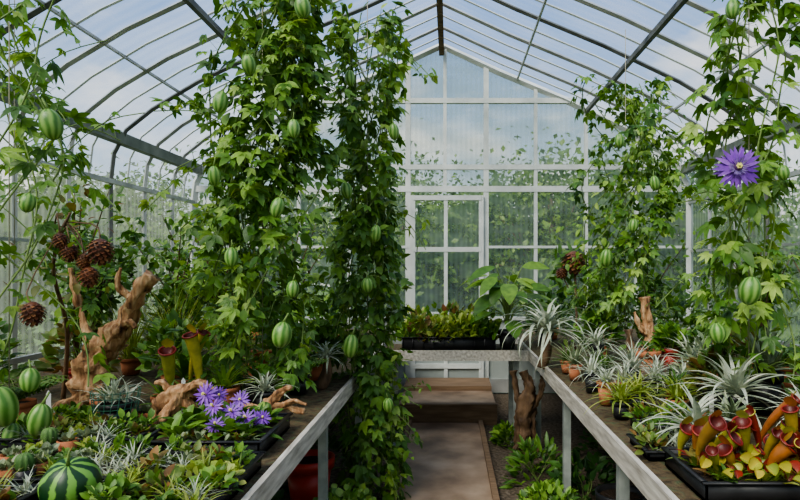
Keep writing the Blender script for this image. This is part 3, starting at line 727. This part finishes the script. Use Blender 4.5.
def potted(name,x,y,kind,r=.07,h=.11,pm='terra',**k):
    mb=MB(); pot(mb,x,y,r,h,pm); z=BZ+h*.88
    s=k.get('s',1)
    if kind=='brom': rosette(mb,(x,y,z),24,.3*s,.04*s,k.get('m','vine'),.3,1.4,.8)
    if kind=='bush': bush(mb,(x,y,z),.17*s,.3*s,int(k.get('n',190)),.07*k.get('ls',1),k.get('m','mid'),k.get('T',T_ov),10)
    if kind=='tree': tree(mb,(x,y,z),.9*s,.3*s,k.get('n',160),.07*k.get('ls',1),k.get('m','mid'),k.get('T',T_ov))
    if kind=='grass': rosette(mb,(x,y,z),90,.5*s,.009,k.get('m','yel'),.5,1.5,.9,jit=.02)
    if kind=='fern':
        for i in range(14):
            az=i*2.4; L=.3*s; t=np.linspace(0,1,12); e=1.1-1.3*t
            P=np.array([x,y,z])+np.cumsum(np.stack([np.cos(az)*np.cos(e),np.sin(az)*np.cos(e),np.sin(e)],1)*L/12,axis=0)
            tube(mb,P,.002,'stem',3,cap=False)
            sd=np.array([-math.sin(az),math.cos(az),0])
            for sg in (-1,1):
                mb.inst(T_nar,P[1:],np.tile(sd*sg,(11,1))+np.array([0,0,-.2]),np.tile([0,0,1.],(11,1)),.09*s*np.sin(np.linspace(.4,3,11)),k.get('m','mid'))
    return mb.obj(name)
potted('bromeliad',-1.12,2.98,'brom',s=.9,m='vine2')
potted('bromeliad',-.98,3.08,'brom',s=.8,m='mid',pm='black')
potted('bromeliad',-1.55,2.72,'brom',s=.5,m='redgreen',pm='terra')
potted('bromeliad',-1.30,2.74,'brom',s=.5,m='mid',pm='terra',r=.06,h=.12)
potted('potted_fern',-1.92,2.66,'fern',s=.8)
potted('potted_fern',-.85,3.35,'fern',s=.7,m='vine',pm='black')
potted('leafy_houseplant',-1.62,3.5,'bush',s=1,m='mid')
potted('leafy_houseplant',-1.2,3.65,'bush',s=1.3,m='vine',T=T_l3)
potted('leafy_houseplant',-.85,3.75,'bush',s=.8,m='mid')
potted('leafy_houseplant',-2.15,3.5,'bush',s=1.1,m='redgreen',pm='redpl')
potted('leafy_houseplant',-2.45,3.1,'bush',s=1.2,m='mid')
potted('papyrus_grass',-2.1,3.95,'grass',s=1.5,m='yel')
potted('papyrus_grass',-1.75,3.85,'grass',s=1.7,m='yel')
potted('papyrus_grass',-2.2,4.7,'grass',s=1.5,m='mid')
potted('papyrus_grass',-1.45,4.0,'grass',s=1.4,m='yel')
potted('small_tree',-2.25,3.6,'tree',s=1.35,m='vine',ls=.95,n=460,T=T_ov)
potted('small_tree',-2.5,4.2,'tree',s=1.3,m='mid',n=460,T=T_l3)
potted('small_tree',-2.1,4.6,'tree',s=1.3,m='vine',n=460)
potted('small_tree',-1.65,4.4,'tree',s=1.35,m='vine2',n=460)
potted('small_tree',-2.4,5.6,'tree',s=1.2,m='mid',n=340)
potted('small_tree',-1.3,4.9,'tree',s=1.3,m='vine',n=420)
potted('small_tree',-1.9,5.9,'tree',s=1.3,m='dark',n=340)
potted('leafy_houseplant',-.95,4.3,'bush',s=1.3,m='vine')
potted('leafy_houseplant',-1.0,5.4,'bush',s=1.5,m='mid')
potted('leafy_houseplant',-1.8,5.2,'bush',s=1.7,m='dark')
potted('leafy_houseplant',-1.9,4.2,'bush',s=1.6,m='mid')
potted('leafy_houseplant',-1.35,4.3,'bush',s=1.5,m='mid')
mb=MB(); tray(mb,-.40,.38,5.06,5.4,.11,cells=(9,3))
for i in range(9):
    for j in range(3):
        bush(mb,(-.36+i*.086,5.12+j*.11,.87),.08,.16+.08*(j==2)+U(0,.08),50,.065,['vine2','yel','vine','redgreen','yel'][rng.integers(5)],T_ov,3,up=.9)
mb.obj('seedling_tray')
# large-leaved plant: arching petioles with big glossy blades
mb=MB(); pot(mb,.50,5.22,.085,.16,'black')
for i in range(30):
    az=i*2.4+U(-.3,.3); rr=U(.05,.26); zz=1.64-rr*.9-U(0,.38)
    q=np.array([.50+math.cos(az)*rr,5.22+math.sin(az)*rr,zz])
    tube(mb,smoothpath([(.5,5.22,.94),(.5+math.cos(az)*rr*.3,5.22+math.sin(az)*rr*.3,(zz+.94)/2+.06),q],7),.005,'stem',5)
    d=np.array([math.cos(az),math.sin(az)*.8,U(-.5,.25)]); mb.inst(T_big,[q],[d],[np.array([0,-.45,1.])+.3*randdir(1)[0]],U(.2,.31),'vine' if i%3 else 'vine2')
mb.obj('large_leaf_houseplant')
potted('leafy_houseplant',.88,5.5,'bush',s=1.1,m='mid',pm='black')
potted('leafy_houseplant',1.12,4.5,'bush',s=.9,m='mid')
potted('leafy_houseplant',1.0,5.9,'bush',s=1.5,m='dark')
potted('leafy_houseplant',1.75,4.7,'bush',s=1.5,m='mid')
potted('leafy_houseplant',2.15,5.2,'bush',s=1.8,m='vine')
potted('leafy_houseplant',1.5,5.6,'bush',s=1.7,m='mid')
potted('small_tree',2.25,4.3,'tree',s=1.0,m='mid',n=300)
potted('small_tree',2.2,3.5,'tree',s=.9,m='vine',n=260,T=T_nar)
potted('small_tree',1.85,5.6,'tree',s=1.1,m='vine',n=300)
potted('flowering_houseplant',1.68,3.45,'bush',s=.9,m='redgreen')
potted('leafy_houseplant',1.42,3.86,'bush',s=.45,m='vine',pm='redpl',r=.075,h=.19)
potted('leafy_houseplant',1.68,3.95,'bush',s=.5,m='mid',pm='redpl',r=.07,h=.17)
potted('leafy_houseplant',1.42,3.35,'bush',s=.7,m='grey',T=T_nar)
potted('leafy_houseplant',1.65,2.55,'bush',s=.8,m='mid')
potted('leafy_houseplant',1.9,2.95,'bush',s=1.1,m='vine')
potted('leafy_houseplant',1.30,2.95,'bush',s=.6,m='redgreen',pm='black')
mb=MB(); pot(mb,1.22,3.74,.09,.19,'terra'); bush(mb,(1.22,3.74,.97),.09,.06,60,.03,'mid',T_round,0); mb.obj('mossy_terracotta_pot')
mixedtray('seedling_tray',1.35,1.75,3.50,3.74,['succ','red','leafy'],12,h=.08)
mixedtray('seedling_tray',.80,1.14,2.45,2.66,['leafy','red','airg','moss','tpot'],12,h=.05)
mixedtray('seedling_tray',.72,.96,2.18,2.40,['moss','succ','air','red'],9,h=.03)
mixedtray('seedling_tray',-1.75,-1.3,2.50,2.66,['leafy','moss','air','tpot'],8)
for (x,y,z) in ((-1.66,2.48,.88),(-1.28,2.88,.86),(1.16,2.66,.84)):
    mb=MB(); box(mb,(x-.01,y,BZ+.001),(x+.01,y+.002,z+.1),'white'); mb.add([(x-.01,y,z+.1),(x+.01,y,z+.1),(x,y,z+.115)],[(0,1,2)],'white'); mb.obj('plant_label',False)

def under(name,x,y,s,m,T=T_ov,ls=.06,n=220):
    mb=MB(); bush(mb,(x,y,.005),.22*s,.26*s,n,ls,m,T,8); mb.obj(name)
under('ground_cover_plant',-.58,3.3,1.05,'vine2',T_round,.045,460)
under('ground_cover_plant',-.72,2.75,1.0,'mid')
under('ground_cover_plant',.56,3.4,1.0,'vine',T_ov,.05,380)
under('ground_cover_plant',.62,4.2,1.0,'mid',T_nar,.09,260)
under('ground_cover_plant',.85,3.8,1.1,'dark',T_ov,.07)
under('ground_cover_plant',.50,5.1,.6,'vine')
under('ground_cover_plant',1.1,3.0,1.2,'mid')
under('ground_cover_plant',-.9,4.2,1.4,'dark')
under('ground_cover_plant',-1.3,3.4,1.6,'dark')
under('ground_cover_plant',-1.1,5.2,1.4,'mid')
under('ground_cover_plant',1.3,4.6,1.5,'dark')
mb=MB(); pot(mb,-.88,3.75,.15,.32,'redpl',z=.001); mb.obj('red_bucket')
mb=MB(); pot(mb,-1.1,3.0,.16,.3,'black',z=.001); mb.obj('black_plant_pot')
mb=MB(); pot(mb,.95,3.35,.13,.25,'black',z=.001); mb.obj('black_plant_pot')

# ------------------------------------------------------------ world, light, camera
w=bpy.data.worlds.new('sky_world'); scene.world=w; w.use_nodes=True; nt=w.node_tree
for n in list(nt.nodes): nt.nodes.remove(n)
out=N(nt,'ShaderNodeOutputWorld'); bg=N(nt,'ShaderNodeBackground'); bg.inputs[1].default_value=1.4
tc=N(nt,'ShaderNodeTexCoord'); mp=N(nt,'ShaderNodeMapping'); mp.inputs['Scale'].default_value=(1,1,2.2); mp.inputs['Location'].default_value=(.7,.3,.2)
nt.links.new(tc.outputs['Generated'],mp.inputs[0])
no=N(nt,'ShaderNodeTexNoise'); no.inputs['Scale'].default_value=2.8; no.inputs['Detail'].default_value=8; no.inputs['Roughness'].default_value=.55
nt.links.new(mp.outputs[0],no.inputs['Vector'])
cl=ramp(nt,[(0.47,(0,0,0)),(0.64,(1,1,1))],no.outputs['Fac'])
sx=N(nt,'ShaderNodeSeparateXYZ'); nt.links.new(tc.outputs['Generated'],sx.inputs[0])
sky=ramp(nt,[(0.0,(0.66,0.7,0.7)),(0.18,(0.38,0.5,0.66)),(0.45,(0.17,0.31,0.62))],sx.outputs[2])
mx=N(nt,'ShaderNodeMixRGB'); nt.links.new(cl.outputs[0],mx.inputs[0]); nt.links.new(sky.outputs[0],mx.inputs[1]); mx.inputs[2].default_value=(0.92,0.89,0.84,1)
nt.links.new(mx.outputs[0],bg.inputs[0]); nt.links.new(bg.outputs[0],out.inputs[0])
sl=bpy.data.lights.new('sun','SUN'); sl.energy=5.2; sl.angle=0.6; sl.color=(1,.94,.83)
so=bpy.data.objects.new('sun',sl); COL.objects.link(so); so.rotation_euler=(math.radians(35),math.radians(-28),0)

cam=bpy.data.cameras.new('camera'); co=bpy.data.objects.new('camera',cam); COL.objects.link(co)
co.location=(0,0,1.5); co.rotation_euler=(math.radians(90),0,0)
cam.sensor_width=36; cam.lens=27; cam.shift_x=-0.0625; cam.shift_y=0.0225; cam.clip_start=.05
scene.camera=co
